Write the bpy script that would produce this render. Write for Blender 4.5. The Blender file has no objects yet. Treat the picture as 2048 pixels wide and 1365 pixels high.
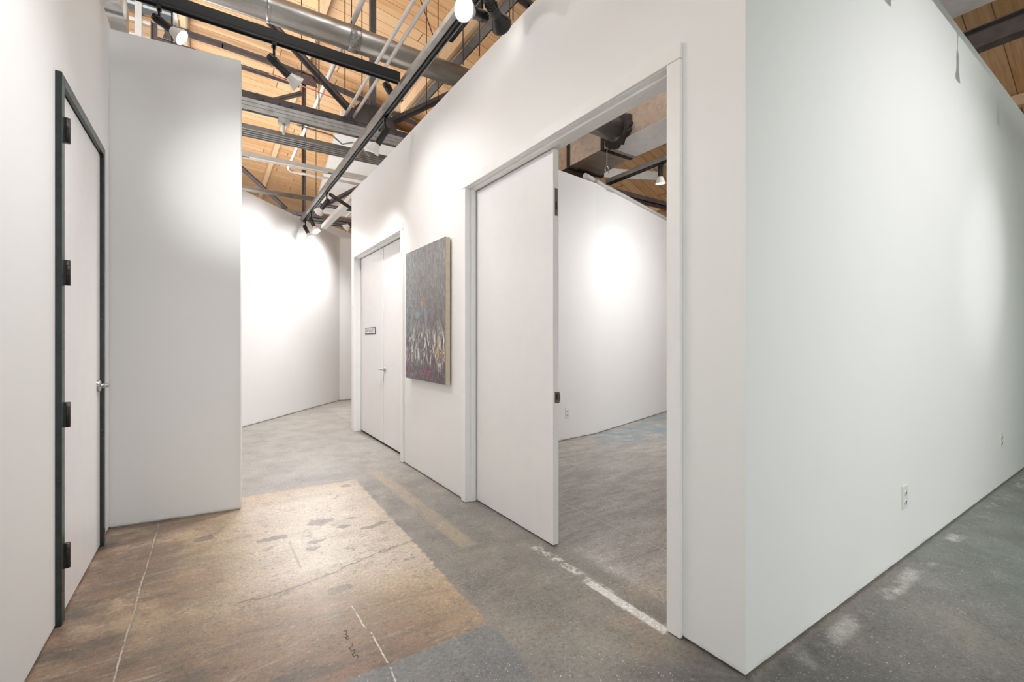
import bpy, bmesh, math, random
from mathutils import Vector, Matrix
random.seed(7)
sc = bpy.context.scene
COL = sc.collection

# ------------------------------------------------------------------ camera
F = 905.0                       # focal length in pixels of the 2048 frame
H = 1.27                        # eye height
TH = math.atan2(.5535, .8328)   # view yaw, clockwise from +y (the corridor runs along +y)
CAM = Vector((-1.675, -.932, H))
FWD = Vector((math.sin(TH), math.cos(TH), 0)); RGT = Vector((math.cos(TH), -math.sin(TH), 0))
cd = bpy.data.cameras.new('camera'); cam = bpy.data.objects.new('camera', cd); COL.objects.link(cam)
cd.sensor_width = 36; cd.lens = F / 2048 * 36; cd.clip_start = .02
cam.location = CAM; cam.rotation_euler = (math.radians(90), 0, -TH)
sc.camera = cam

# ------------------------------------------------------------------ world and exposure
w = bpy.data.worlds.new('daylight'); sc.world = w; w.use_nodes = True
bg = w.node_tree.nodes['Background']
bg.inputs[0].default_value = (.95, 1.0, 1.0, 1); bg.inputs[1].default_value = 0.12
sc.view_settings.view_transform = 'Standard'; sc.view_settings.look = 'None'
sc.view_settings.gamma = 1; sc.view_settings.use_curve_mapping = False
sc.view_settings.exposure = 0.66

def area_light(name, loc, target, sx, sy, power, color=(1, 1, 1)):
    l = bpy.data.lights.new(name, 'AREA'); l.shape = 'RECTANGLE'; l.size = sx; l.size_y = sy
    l.energy = power; l.color = color
    o = bpy.data.objects.new(name, l); COL.objects.link(o); o.location = loc
    o.rotation_euler = (Vector(target) - Vector(loc)).to_track_quat('-Z', 'Y').to_euler()
    return o

def spot_light(name, loc, target, power, angle=60, blend=.8, size=.05, color=(1, .995, .99)):
    l = bpy.data.lights.new(name, 'SPOT'); l.energy = power; l.spot_size = math.radians(angle)
    l.spot_blend = blend; l.shadow_soft_size = size; l.color = color
    o = bpy.data.objects.new(name, l); COL.objects.link(o); o.location = loc
    o.rotation_euler = (Vector(target) - Vector(loc)).to_track_quat('-Z', 'Y').to_euler()
    return o

# overhead ones: added fill lights out of view, no roof openings above them
# first two: added fill lights behind the viewer, no windows built there
area_light('fill_back_left', (-2.15, -3.2, 1.5), (-.2, -1.9, 1.4), 2.4, 2.4, 66, (.90, 1, .95))
area_light('fill_back_right', (4.8, -6.5, 1.6), (4.2, 0, 1.5), 5.0, 2.6, 26, (.82, 1, .90))
area_light('fill_top_entry', (-1.1, .2, 6.7), (-1.1, .25, 0), 2.2, 2.4, 55, (.95, .99, 1))
area_light('fill_top_far', (-2.0, 6.4, 6.9), (-1.2, 6.6, 0), 1.6, 1.2, 15, (.92, .99, 1))
area_light('fill_top_side', (5.5, -2.8, 5.4), (4.8, -.8, 0), 4, 1.6, 26, (.88, 1, .94))
area_light('fill_top_room', (1.4, 1.9, 6.4), (2.2, 2.6, 0), 1.6, 1.6, 32, (.98, .98, 1))
# unseen fill lights added behind the partition walls to brighten the roof
area_light('fill_up_next_room', (-4.6, 5.5, 3.2), (-3.2, 6.5, 7.2), 3, 6, 470, (1, .985, .98))
area_light('fill_up_far_room', (-1.6, 13.5, 2.6), (-.8, 13.0, 7.2), 5, 4, 220, (1, .98, .96))
area_light('fill_up_closet', (1.5, 4.6, 3.2), (.6, 4.2, 7.2), 1.4, 1.2, 4, (1, .93, .84))

# ------------------------------------------------------------------ pixel <-> place
def ray(u, v):
    return FWD + RGT * ((u - 1024) / F) + Vector((0, 0, (682.5 - v) / F))
def at_x(u, v, x):  d = ray(u, v); return CAM + d * ((x - CAM.x) / d.x)
def at_y(u, v, y):  d = ray(u, v); return CAM + d * ((y - CAM.y) / d.y)
def at_z(u, v, z):  d = ray(u, v); return CAM + d * ((z - CAM.z) / d.z)
def fl(u, v): p = at_z(u, v, 0); return (p.x, p.y)

# ------------------------------------------------------------------ node helpers
class NT:
    def __init__(s, name, rough=.6, metal=0.0, spec=.5):
        s.m = bpy.data.materials.new(name); s.m.use_nodes = True
        s.t = s.m.node_tree; s.n = s.t.nodes; s.b = s.n['Principled BSDF']
        s.b.inputs['Roughness'].default_value = rough; s.b.inputs['Metallic'].default_value = metal
        s.b.inputs['Specular IOR Level'].default_value = spec
    def link(s, a, b): s.t.links.new(a, b)
    def setin(s, sock, v):
        if isinstance(v, bpy.types.NodeSocket): s.link(v, sock)
        elif isinstance(v, (tuple, list)): sock.default_value = tuple(v) + ((1,) if len(v) == 3 and sock.type == 'RGBA' else ())
        else: sock.default_value = v
    def math(s, op, a, b=None, c=None, clamp=False):
        n = s.n.new('ShaderNodeMath'); n.operation = op; n.use_clamp = clamp
        s.setin(n.inputs[0], a)
        if b is not None: s.setin(n.inputs[1], b)
        if c is not None: s.setin(n.inputs[2], c)
        return n.outputs[0]
    def coord(s):
        g = s.n.new('ShaderNodeNewGeometry'); return g.outputs['Position']
    def obj(s):
        g = s.n.new('ShaderNodeTexCoord'); return g.outputs['Object']
    def sep(s, v):
        n = s.n.new('ShaderNodeSeparateXYZ'); s.link(v, n.inputs[0]); return n.outputs
    def comb(s, x, y, z):
        n = s.n.new('ShaderNodeCombineXYZ')
        for i, q in enumerate((x, y, z)): s.setin(n.inputs[i], q)
        return n.outputs[0]
    def scalev(s, v, sc3):
        n = s.n.new('ShaderNodeVectorMath'); n.operation = 'MULTIPLY'; s.link(v, n.inputs[0]); n.inputs[1].default_value = sc3
        return n.outputs[0]
    def noise(s, v, scale, detail=4, rough=.55, out=0, dist=0.0):
        n = s.n.new('ShaderNodeTexNoise'); s.link(v, n.inputs['Vector']); n.inputs['Scale'].default_value = scale
        n.inputs['Detail'].default_value = detail; n.inputs['Roughness'].default_value = rough
        n.inputs['Distortion'].default_value = dist
        return n.outputs[out]
    def voro(s, v, scale, feature='F1', rnd=1.0):
        n = s.n.new('ShaderNodeTexVoronoi'); n.feature = feature; s.link(v, n.inputs['Vector']); n.inputs['Scale'].default_value = scale
        n.inputs['Randomness'].default_value = rnd
        return n.outputs
    def step(s, x, lo, hi, smooth=True):
        n = s.n.new('ShaderNodeMapRange'); n.interpolation_type = 'SMOOTHSTEP' if smooth else 'LINEAR'
        s.setin(n.inputs['Value'], x); n.inputs['From Min'].default_value = lo; n.inputs['From Max'].default_value = hi
        n.inputs['To Min'].default_value = 0; n.inputs['To Max'].default_value = 1; n.clamp = True
        return n.outputs[0]
    def mix(s, f, a, b, mode='MIX'):
        n = s.n.new('ShaderNodeMix'); n.data_type = 'RGBA'; n.blend_type = mode
        s.setin(n.inputs[0], f); s.setin(n.inputs[6], a); s.setin(n.inputs[7], b)
        return n.outputs[2]
    def bump(s, h, strength=.3, dist=.01):
        n = s.n.new('ShaderNodeBump'); s.link(h, n.inputs['Height']); n.inputs['Strength'].default_value = strength
        n.inputs['Distance'].default_value = dist; s.link(n.outputs[0], s.b.inputs['Normal'])
    def color(s, c): s.setin(s.b.inputs['Base Color'], c)
    def rough(s, c): s.setin(s.b.inputs['Roughness'], c)

def plain(name, col, rough=.6, metal=0.0, var=.06, vs=9.0, bump=.0, spec=.5):
    m = NT(name, rough, metal, spec); p = m.coord()
    n = m.noise(p, vs, 5)
    c2 = tuple(max(0, c * (1 - var * 2.5)) for c in col)
    m.color(m.mix(m.step(n, .35, .75), col, c2))
    m.rough(m.math('MULTIPLY_ADD', n, .2, rough - .1))
    if bump: m.bump(m.noise(p, 60, 4), bump, .004)
    return m.m

def wall_paint(name, col):
    m = NT(name, .55); p = m.coord()
    big = m.noise(p, .9, 3); fine = m.noise(p, 45, 5)
    x = m.sep(p)
    c = m.mix(m.step(big, .35, .7), col, tuple(k * .985 for k in col))
    scuff = m.step(m.noise(m.scalev(p, (3, 3, 9)), 1.3, 6, .7), .69, .78)
    low = m.step(x[2], .55, .0)
    c = m.mix(m.math('MULTIPLY', scuff, m.math('MULTIPLY', low, .35)), c, (.55, .51, .48))
    edge = m.math('MULTIPLY', m.step(x[2], .035, .0), m.step(m.noise(p, 9, 5, .7), .42, .6))
    c = m.mix(m.math('MULTIPLY', edge, .55), c, (.42, .37, .32))
    m.color(c); m.bump(fine, .08, .003)
    return m.m

M = {}
M['wall'] = wall_paint('white_wall_paint', (.85, .845, .845))
M['wall_gray'] = wall_paint('warm_white_wall_paint', (.80, .79, .79))
M['trim'] = plain('white_trim_paint', (.88, .87, .86), .4, var=.01)
M['door'] = plain('white_door_paint', (.85, .835, .835), .35, var=.008)
M['gap'] = plain('dark_gap', (.03, .027, .025), .9)
M['black'] = plain('black_enamel', (.012, .013, .014), .35, var=.1)
M['steel'] = plain('brown_grey_steel_paint', (.12, .10, .098), .5, var=.15, vs=6)
M['steel_light'] = plain('grey_steel_paint', (.30, .28, .27), .45, var=.1)
M['strut'] = plain('grey_galvanised_strut', (.42, .41, .39), .4, .6, var=.1)
M['white_metal'] = plain('white_painted_metal', (.74, .72, .69), .4, var=.04)
M['teal'] = plain('dark_teal_frame_enamel', (.022, .034, .033), .25, var=.2, vs=14)
M['hinge'] = plain('dark_bronze_hinge', (.06, .05, .048), .35, .6, var=.2)
M['chrome'] = plain('satin_chrome', (.62, .61, .60), .22, 1.0, var=.05)
M['cast'] = plain('worn_brass_plate', (.26, .23, .19), .4, .8, var=.2)
M['bulb'] = plain('white_glass_reflector', (.78, .76, .73), .25, var=.02)
M['cream'] = plain('raw_canvas_edge', (.66, .56, .43), .8, var=.05, vs=30)
M['outlet'] = plain('white_outlet_plastic', (.80, .79, .77), .3, var=.01)
M['slot'] = plain('dark_slot', (.03, .03, .03), .8)
M['wire'] = plain('dark_wire', (.05, .04, .035), .6, .3)
M['mastic'] = plain('dark_duct_mastic', (.035, .025, .02), .75, var=.3, vs=30, bump=.5)
M['red'] = plain('red_pipe_paint', (.45, .13, .10), .5)
M['tape'] = plain('aluminium_tape', (.45, .43, .41), .35, .8, var=.25, vs=40, bump=.4)

def galv(name, base=(.56, .55, .53), rough=.3):
    m = NT(name, rough, .9); p = m.coord()
    v = m.voro(p, 28)[1]; n = m.noise(m.scalev(p, (1, 6, 6)), 2.2, 4)
    g = m.n.new('ShaderNodeRGBToBW'); m.link(v, g.inputs[0])
    c = m.mix(m.math('MULTIPLY', g.outputs[0], .25), base, tuple(k * .7 for k in base))
    c = m.mix(m.step(n, .45, .75), c, tuple(k * .75 for k in base))
    m.color(c); m.rough(m.math('MULTIPLY_ADD', g.outputs[0], .12, rough)); m.bump(n, .12, .02)
    return m.m
M['galv'] = galv('galvanised_duct')
M['galv_warm'] = galv('sheet_duct_panel', (.55, .49, .44), .42)

def emitter(name, col, strength):
    m = NT(name); m.b.inputs['Emission Color'].default_value = col + (1,); m.b.inputs['Emission Strength'].default_value = strength
    m.color((.8, .8, .78)); return m.m
M['lens_lit'] = emitter('lit_lamp_lens', (1, .97, .92), 9)
M['lens_dim'] = emitter('frosted_lamp_lens', (1, .97, .92), 1.2)

def wood(name, axis, width, cols, seam_dark=.25, off=0.0, grain=1.0):
    """boards whose length runs along `axis` (0 = x, 1 = y); seams across the other axis"""
    m = NT(name, .6); p = m.coord(); x = m.sep(p)
    run, acr = (x[0], x[1]) if axis == 0 else (x[1], x[0])
    q = m.math('DIVIDE', m.math('ADD', acr, off + 50), width)
    idx = m.math('FLOOR', q); fr = m.math('FRACT', q)
    wn = m.n.new('ShaderNodeTexWhiteNoise'); wn.noise_dimensions = '1D'; m.link(idx, wn.inputs['W'])
    rnd = wn.outputs['Value']
    seg = m.math('FLOOR', m.math('DIVIDE', m.math('ADD', run, m.math('MULTIPLY', rnd, 37)), 3.7))
    wn2 = m.n.new('ShaderNodeTexWhiteNoise'); wn2.noise_dimensions = '2D'
    m.link(m.comb(idx, seg, 0.0), wn2.inputs['Vector']); r2 = wn2.outputs['Value']
    gv = m.comb(m.math('MULTIPLY', run, 1.1), m.math('MULTIPLY_ADD', r2, 40, m.math('MULTIPLY', acr, 16)), m.math('MULTIPLY', r2, 9))
    g1 = m.noise(gv, 1.4 * grain, 6, .6, dist=1.2)
    c = m.mix(m.step(g1, .3, .72), cols[0], cols[1])
    c = m.mix(m.math('MULTIPLY', m.step(r2, .25, 1.0), .55), c, cols[2])
    kn = m.voro(m.comb(m.math('MULTIPLY', run, 1.0), m.math('MULTIPLY', acr, 2.0), idx), 1.5)[0]
    c = m.mix(m.math('MULTIPLY', m.step(kn, .07, .02), .7), c, (.10, .04, .015))
    seam = m.step(m.math('ABSOLUTE', m.math('SUBTRACT', fr, .5)), .468, .490)
    fs = m.math('FRACT', m.math('DIVIDE', m.math('ADD', run, m.math('MULTIPLY', rnd, 37)), 3.7))
    joint = m.step(m.math('ABSOLUTE', m.math('SUBTRACT', fs, .5)), .4965, .4985)
    sm = m.math('MAXIMUM', seam, joint)
    m.color(m.mix(m.math('MULTIPLY', sm, 1 - seam_dark), c, (.05, .02, .008)))
    m.bump(m.math('SUBTRACT', m.math('MULTIPLY', g1, .3), sm), .4, .01)
    return m.m
M['planks'] = wood('roof_planks', 0, .27, ((.74, .47, .25), (.56, .29, .115), (.80, .56, .33)))
M['purlin'] = wood('roof_purlin_wood', 1, 3.0, ((.80, .58, .37), (.70, .46, .26), (.78, .58, .38)))

# ------------------------------------------------------------------ mesh builder
class MB:
    def __init__(s): s.v = []; s.f = []; s.smooth = []
    def add(s, vs, fs, sm=False):
        o = len(s.v); s.v += [Vector(a) for a in vs]
        for f in fs: s.f.append([o + i for i in f]); s.smooth.append(sm)
        return s
    def box(s, x0, x1, y0, y1, z0, z1):
        if x0 > x1: x0, x1 = x1, x0
        if y0 > y1: y0, y1 = y1, y0
        if z0 > z1: z0, z1 = z1, z0
        return s.add([(x0,y0,z0),(x1,y0,z0),(x1,y1,z0),(x0,y1,z0),(x0,y0,z1),(x1,y0,z1),(x1,y1,z1),(x0,y1,z1)],
                     [(0,3,2,1),(4,5,6,7),(0,1,5,4),(1,2,6,5),(2,3,7,6),(3,0,4,7)])
    def bar(s, p0, p1, w, h, up=(0, 0, 1)):
        """box beam from p0 to p1, w across, h along up"""
        p0, p1 = Vector(p0), Vector(p1); d = (p1 - p0).normalized(); up = Vector(up)
        sd = d.cross(up)
        if sd.length < 1e-4: sd = d.cross(Vector((1, 0, 0)))
        sd.normalize(); u2 = sd.cross(d).normalized()
        a, b = sd * w / 2, u2 * h / 2
        vs = [p0-a-b, p0+a-b, p0+a+b, p0-a+b, p1-a-b, p1+a-b, p1+a+b, p1-a+b]
        return s.add(vs, [(0,3,2,1),(4,5,6,7),(0,1,5,4),(1,2,6,5),(2,3,7,6),(3,0,4,7)])
    def prism(s, pts, ext):
        ext = Vector(ext); n = len(pts); pts = [Vector(p) for p in pts]
        nrm = (pts[1]-pts[0]).cross(pts[2]-pts[0])
        if nrm.dot(ext) > 0: pts = pts[::-1]
        vs = pts + [p + ext for p in pts]
        fs = [tuple(range(n)), tuple(range(2*n-1, n-1, -1))]
        for i in range(n):
            j = (i+1) % n; fs.append((j, i, i+n, j+n))
        return s.add(vs, fs)
    def path(s, pts, r, n=12, caps=True):
        pts = [Vector(p) for p in pts]; rings = []; m = len(pts)
        rr = r if isinstance(r, (list, tuple)) else [r]*m
        t0 = (pts[1]-pts[0]).normalized()
        ref = Vector((0,0,1)) if abs(t0.z) < .9 else Vector((1,0,0))
        a = t0.cross(ref).normalized()
        for i, p in enumerate(pts):
            if i == 0: t = t0
            elif i == m-1: t = (pts[-1]-pts[-2]).normalized()
            else: t = ((pts[i+1]-p).normalized() + (p-pts[i-1]).normalized()).normalized()
            a = (a - t*a.dot(t)).normalized(); b = t.cross(a)
            rings.append([p + (a*math.cos(2*math.pi*k/n) + b*math.sin(2*math.pi*k/n))*rr[i] for k in range(n)])
        vs = [q for R in rings for q in R]; fs = []
        for i in range(m-1):
            for k in range(n):
                k2 = (k+1) % n; fs.append((i*n+k, i*n+k2, (i+1)*n+k2, (i+1)*n+k))
        s.add(vs, fs, n > 8)
        if caps:
            o = len(s.v) - len(vs)
            s.f.append([o+k for k in range(n-1, -1, -1)]); s.smooth.append(False)
            s.f.append([o+(m-1)*n+k for k in range(n)]); s.smooth.append(False)
        return s
    def lathe(s, prof, org, axis, n=24, smooth=True):
        """prof: list of (distance along axis, radius)"""
        axis = Vector(axis).normalized(); org = Vector(org)
        ref = Vector((0,0,1)) if abs(axis.z) < .9 else Vector((1,0,0))
        a = axis.cross(ref).normalized(); b = axis.cross(a); vs = []; fs = []
        for d, r in prof:
            for k in range(n):
                t = 2*math.pi*k/n; vs.append(org + axis*d + (a*math.cos(t)+b*math.sin(t))*max(r, 1e-5))
        for i in range(len(prof)-1):
            for k in range(n):
                k2 = (k+1) % n; fs.append((i*n+k, i*n+k2, (i+1)*n+k2, (i+1)*n+k))
        return s.add(vs, fs, smooth)
    def base(s):
        xs = [v.x for v in s.v]; ys = [v.y for v in s.v]; zs = [v.z for v in s.v]
        return Vector(((min(xs)+max(xs))/2, (min(ys)+max(ys))/2, min(zs)))
    def build(s, name, mat, parent=None, bevel=0.0, origin=None):
        o3 = parent['_o'] if parent is not None and '_o' in parent else None
        if parent is not None: org = Vector(WORLD[parent.name])
        else: org = Vector(origin) if origin is not None else s.base()
        me = bpy.data.meshes.new(name); me.from_pydata([v - org for v in s.v], [], s.f); me.update()
        for p, sm in zip(me.polygons, s.smooth): p.use_smooth = sm
        bm = bmesh.new(); bm.from_mesh(me); bmesh.ops.recalc_face_normals(bm, faces=bm.faces); bm.to_mesh(me); bm.free()
        me.materials.append(M[mat] if isinstance(mat, str) else mat)
        o = bpy.data.objects.new(name, me); COL.objects.link(o)
        if parent is not None: o.parent = parent
        else: o.location = org
        WORLD[o.name] = tuple(org)
        if bevel:
            b = o.modifiers.new('bevel', 'BEVEL'); b.width = bevel; b.segments = 2; b.limit_method = 'ANGLE'; b.angle_limit = math.radians(40)
        return o
WORLD = {}
def thing(name, loc, label=None, cat=None, group=None, kind=None):
    o = bpy.data.objects.new(name, None); COL.objects.link(o); o.location = loc; o.empty_display_size = .1
    WORLD[o.name] = tuple(loc); return tag(o, label, cat, group, kind)
def tag(o, label=None, cat=None, group=None, kind=None):
    if label: o['label'] = label
    if cat: o['category'] = cat
    if group: o['group'] = group
    if kind: o['kind'] = kind
    return o
def struct(o, label=None, cat=None):
    return tag(o, label, cat, None, 'structure')

# ------------------------------------------------------------------ floor
def floor_material():
    m = NT('worn_painted_concrete', .5, 0, .5)
    P = m.coord(); X = m.sep(P)
    wob = m.noise(P, 3.0, 6, .65, out=1)
    ws = m.n.new('ShaderNodeVectorMath'); ws.operation = 'SUBTRACT'; m.link(wob, ws.inputs[0]); ws.inputs[1].default_value = (.5, .5, .5)
    def warp(k):
        s = m.n.new('ShaderNodeVectorMath'); s.operation = 'SCALE'; m.link(ws.outputs[0], s.inputs[0]); s.inputs['Scale'].default_value = k
        a = m.n.new('ShaderNodeVectorMath'); a.operation = 'ADD'; m.link(P, a.inputs[0]); m.link(s.outputs[0], a.inputs[1])
        return m.sep(a.outputs[0])
    W0 = warp(.03); W1 = warp(.12); W2 = warp(.4)
    hf = m.noise(P, 13.0, 6, .7, out=1)
    h1 = m.n.new('ShaderNodeVectorMath'); h1.operation = 'MULTIPLY_ADD'; m.link(hf, h1.inputs[0]); h1.inputs[1].default_value = (.13, .13, 0); h1.inputs[2].default_value = (-.065, -.065, 0)
    h2 = m.n.new('ShaderNodeVectorMath'); h2.operation = 'ADD'; m.link(P, h2.inputs[0]); m.link(h1.outputs[0], h2.inputs[1])
    WH = m.sep(h2.outputs[0])
    def poly(px, W, soft=.01, world=None):
        pts = world or [fl(*p) for p in px]
        ar = sum(pts[i][0]*pts[(i+1) % len(pts)][1] - pts[(i+1) % len(pts)][0]*pts[i][1] for i in range(len(pts)))
        if ar < 0: pts = pts[::-1]
        out = None
        for i in range(len(pts)):
            (x0, y0), (x1, y1) = pts[i], pts[(i+1) % len(pts)]
            L = math.hypot(x1-x0, y1-y0); nx, ny = -(y1-y0)/L, (x1-x0)/L
            d = m.math('ADD', m.math('MULTIPLY', W[0], nx), m.math('MULTIPLY_ADD', W[1], ny, -(nx*x0+ny*y0)))
            out = d if out is None else m.math('MINIMUM', out, d)
        return m.step(out, -soft, soft)
    def line(p0, p1, wd, W, world=False, soft=.6):
        (x0, y0), (x1, y1) = (p0, p1) if world else (fl(*p0), fl(*p1))
        L = math.hypot(x1-x0, y1-y0); dx, dy = (x1-x0)/L, (y1-y0)/L
        t = m.math('ADD', m.math('MULTIPLY', W[0], dx), m.math('MULTIPLY_ADD', W[1], dy, -(dx*x0+dy*y0)))
        n = m.math('ABSOLUTE', m.math('ADD', m.math('MULTIPLY', W[0], -dy), m.math('MULTIPLY_ADD', W[1], dx, dy*x0-dx*y0)))
        ov = m.math('MAXIMUM', m.math('SUBTRACT', 0.0, t), m.math('SUBTRACT', t, L))
        return m.step(m.math('MAXIMUM', n, ov), wd*(1+soft), wd*(1-soft))
    def blob(px, rx, ry, W):
        cx, cy = fl(*px)
        a = m.math('DIVIDE', m.math('SUBTRACT', W[0], cx), rx); b = m.math('DIVIDE', m.math('SUBTRACT', W[1], cy), ry)
        d = m.math('ADD', m.math('MULTIPLY', a, a), m.math('MULTIPLY', b, b))
        return m.step(d, 1.15, .85)
    mul = lambda a, b: m.math('MULTIPLY', a, b)
    def mul2(col, k): return m.mix(1.0, col, (k, k, k), 'MULTIPLY')
    mx = lambda a, b: m.math('MAXIMUM', a, b)
    n_big = m.noise(P, .8, 5, .6); n_mid = m.noise(P, 3.2, 7, .65); n_fine = m.noise(P, 22, 6, .7); n_grit = m.noise(P, 130, 3, .6)
    # bare grey concrete with mottling
    g = m.mix(m.step(n_mid, .3, .7), (.27, .24, .205), (.165, .148, .128))
    g = m.mix(mul(m.step(n_big, .42, .62), .6), g, (.225, .215, .205))
    g = m.mix(mul(m.step(n_fine, .55, .75), .35), g, (.36, .33, .29))
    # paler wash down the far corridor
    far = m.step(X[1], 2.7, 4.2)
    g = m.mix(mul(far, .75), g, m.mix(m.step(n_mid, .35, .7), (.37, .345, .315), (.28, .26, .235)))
    # green grey tone on the entry side of the block
    side = m.step(m.math('ADD', W2[0], m.math('MULTIPLY', W2[1], -.9)), 1.0, 2.4)
    side = mul(side, m.step(X[1], .02, -.02))
    g = m.mix(mul(side, .8), g, m.mix(m.step(n_mid, .35, .65), (.175, .21, .185), (.13, .15, .135)))
    # room floor, darker with streaks
    room = mul(m.step(X[0], .1, .2), m.step(X[1], .0, .05))
    st = m.noise(m.scalev(P, (1.2, 4, 1)), 1.6, 10, .82)
    g = m.mix(room, g, m.mix(m.step(st, .3, .7), (.54, .50, .45), (.23, .205, .185)))
    g = m.mix(mul(room, mul(poly([(1195, 862), (1345, 826), (1348, 880), (1215, 890)], W2, .15), m.step(n_mid, .4, .6))), g, (.20, .29, .33))
    # tan coating
    WE = [m.math('ADD', m.math('MULTIPLY_ADD', WH[i], .6, m.math('MULTIPLY', W1[i], .4)), 0.0) for i in range(2)]
    T = poly([(100, 1060), (222, 1035), (712, 960), (975, 1246), (670, 1370), (200, 1450), (-100, 1420)], WE, .008)
    tan = m.mix(m.step(n_mid, .3, .72), (.47, .34, .215), (.36, .25, .155))
    tan = m.mix(mul(m.step(n_fine, .52, .7), .4), tan, (.55, .45, .34))
    tan = m.mix(mul(poly([(500, 1010), (708, 962), (900, 1130), (500, 1190)], W2, .3), .8), tan, (.62, .55, .46))  # paler patch: reflection of the bright far wall painted into the coating
    pits = mx(m.step(m.noise(P, 9, 8, .75), .565, .62), mul(m.step(m.noise(P, 34, 7, .8), .60, .66), .6))
    tan = m.mix(mul(pits, .7), tan, (.22, .18, .14))
    wear = m.noise(m.scalev(P, (1, 1.6, 1)), 2.3, 9, .78)
    tan = m.mix(mul(m.step(wear, .50, .66), .55), tan, (.30, .255, .20))
    tan = m.mix(mul(m.step(wear, .44, .33), .5), tan, (.60, .52, .42))
    # brown worn zone towards the viewer
    br = m.step(m.math('ADD', m.math('ADD', X[1], m.math('MULTIPLY', X[0], .35)), m.math('MULTIPLY', n_big, .9)), 1.75, .95)
    br = mul(br, m.step(X[0], -.35, -1.1))
    brl = mul(m.step(X[0], -1.35, -2.1), m.step(m.math('ADD', n_mid, m.math('MULTIPLY', wear, .5)), .55, .78)); br = mx(br, brl)
    tan = m.mix(mul(br, .85), tan, m.mix(m.step(m.noise(m.scalev(P, (2, 6, 1)), 1.5, 7, .7), .38, .66), (.22, .13, .085), (.07, .058, .05)))
    stk = m.step(m.noise(m.scalev(P, (1.6, 13, 1)), 1.2, 7, .75), .56, .66)
    tan = m.mix(mul(mul(br, stk), .55), tan, (.48, .43, .38))
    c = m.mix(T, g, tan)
    c = m.mix(mul(m.step(m.noise(P, 1.7, 8, .75), .55, .72), .35), c, (.13, .11, .09))
    c = m.mix(mul(m.step(m.noise(m.scalev(P, (1, 2.5, 1)), 4.5, 8, .8), .58, .68), .35), c, (.46, .42, .37))
    # bits of coating flaked off
    for px, rx, ry in (((545, 1078), .085, .05), ((640, 1045), .08, .06), ((634, 1083), .05, .03), ((700, 1037), .035, .02), ((688, 1054), .035, .03),
                       ((760, 1048), .05, .04), ((735, 1056), .05, .035), ((627, 1098), .04, .04), ((408, 1078), .05, .06), ((692, 972), .05, .05), ((1095, 1262), .05, .03),
                       ((1075, 1278), .02, .02), ((680, 1180), .06, .04)):
        c = m.mix(mul(blob(px, rx*1.1, ry*.8, WH), .85), c, m.mix(n_fine, (.27, .215, .165), (.16, .135, .11)))
    # blue grey patch in front
    B = poly([(660, 1372), (840, 1305), (978, 1250), (1030, 1300), (1075, 1372), (900, 1500)], W0, .012)
    c = m.mix(mul(B, .9), c, m.mix(m.step(n_mid, .35, .7), (.20, .205, .21), (.14, .14, .145)))
    # ochre strip beside the long wall
    O = mul(poly(None, W0, .02, world=[(-.40, 1.55), (-.29, 1.55), (-.29, 3.6), (-.40, 3.6)]), m.step(n_mid, .32, .55))
    c = m.mix(mul(O, .6), c, (.42, .33, .22))
    # stain blots on the bare concrete
    for px, rx, ry in (((1290, 1180), .12, .08), ((1250, 1240), .1, .08), ((1330, 1290), .16, .1)):
        c = m.mix(mul(mul(blob(px, rx, ry, W2), .45), m.step(n_fine, .35, .6)), c, (.38, .28, .18))
    # expansion joints and cracks
    j = line((318, 1048), (225, 1372), .0032, W0)
    jd = line((318, 1048), (225, 1372), .007, WE)
    c = m.mix(mul(jd, .5), c, (.14, .11, .085))
    c = m.mix(mul(j, m.step(m.noise(P, 6, 5, .7), .35, .6)), c, (.50, .44, .37))
    for a, b, wd in (((482, 1206), (560, 1187), .008), ((560, 1187), (660, 1150), .008), ((660, 1150), (760, 1105), .007), ((760, 1105), (825, 1083), .006)):
        c = m.mix(mul(line(a, b, wd*.6, WE), .9), c, (.11, .085, .065)); c = m.mix(mul(mul(line(a, b, wd*4, WE), m.step(n_fine, .42, .6)), .5), c, (.22, .175, .13))
    c = m.mix(mul(line((318, 1298), (900, 1180), .010, W1), .3), c, (.14, .115, .09))
    for a, b in (((703, 1213), (732, 1258)), ((742, 1268), (775, 1325)), ((780, 1335), (792, 1365))):
        c = m.mix(mul(line(a, b, .0028, W0), m.step(n_fine, .35, .5)), c, (.66, .63, .58))
    c = m.mix(mul(line((580, 1085), (600, 1137), .006, W0), .5), c, (.2, .16, .12))
    # far joints
    c = m.mix(mul(line((482, 853), (702, 832), .012, W0), .5), c, (.47, .42, .36))
    c = m.mix(mul(line((482, 893), (545, 884), .012, W0), .5), c, (.5, .46, .41))
    c = m.mix(mul(poly([(575, 960), (800, 925), (795, 938), (590, 975)], W0, .05), .35), c, (.22, .20, .175))
    # white paint along the threshold and the block foot
    th = line((-.02, .36), (.0, 1.27), .028, W1, world=True)
    th2 = line((-.02, .36), (-.02, .80), .026, W0, world=True, soft=.2)
    c = m.mix(mx(mul(th, m.step(n_fine, .44, .6)), th2), c, (.66, .64, .60))
    c = m.mix(mul(line((.62, .45), (.62, 3.2), .006, W0, world=True), m.step(n_mid, .3, .5)), c, (.50, .47, .43))
    ft = mul(line((.30, -.085), (5.5, -.085), .035, W0, world=True), m.step(m.noise(P, 2.4, 5, .7), .50, .60))
    c = m.mix(mul(ft, .7), c, (.58, .56, .52))
    dk = mul(m.step(m.math('ADD', X[0], m.math('MULTIPLY', wear, 1.8)), 2.1, 1.0), m.step(X[1], -.0, -.05))  # darker floor around the block corner
    dk = mx(mul(dk, m.step(X[0], -.15, .15)), mul(mul(m.step(X[1], .45, .1), m.step(X[0], -.55, -.15)), m.step(X[0], .03, .0)))
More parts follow.
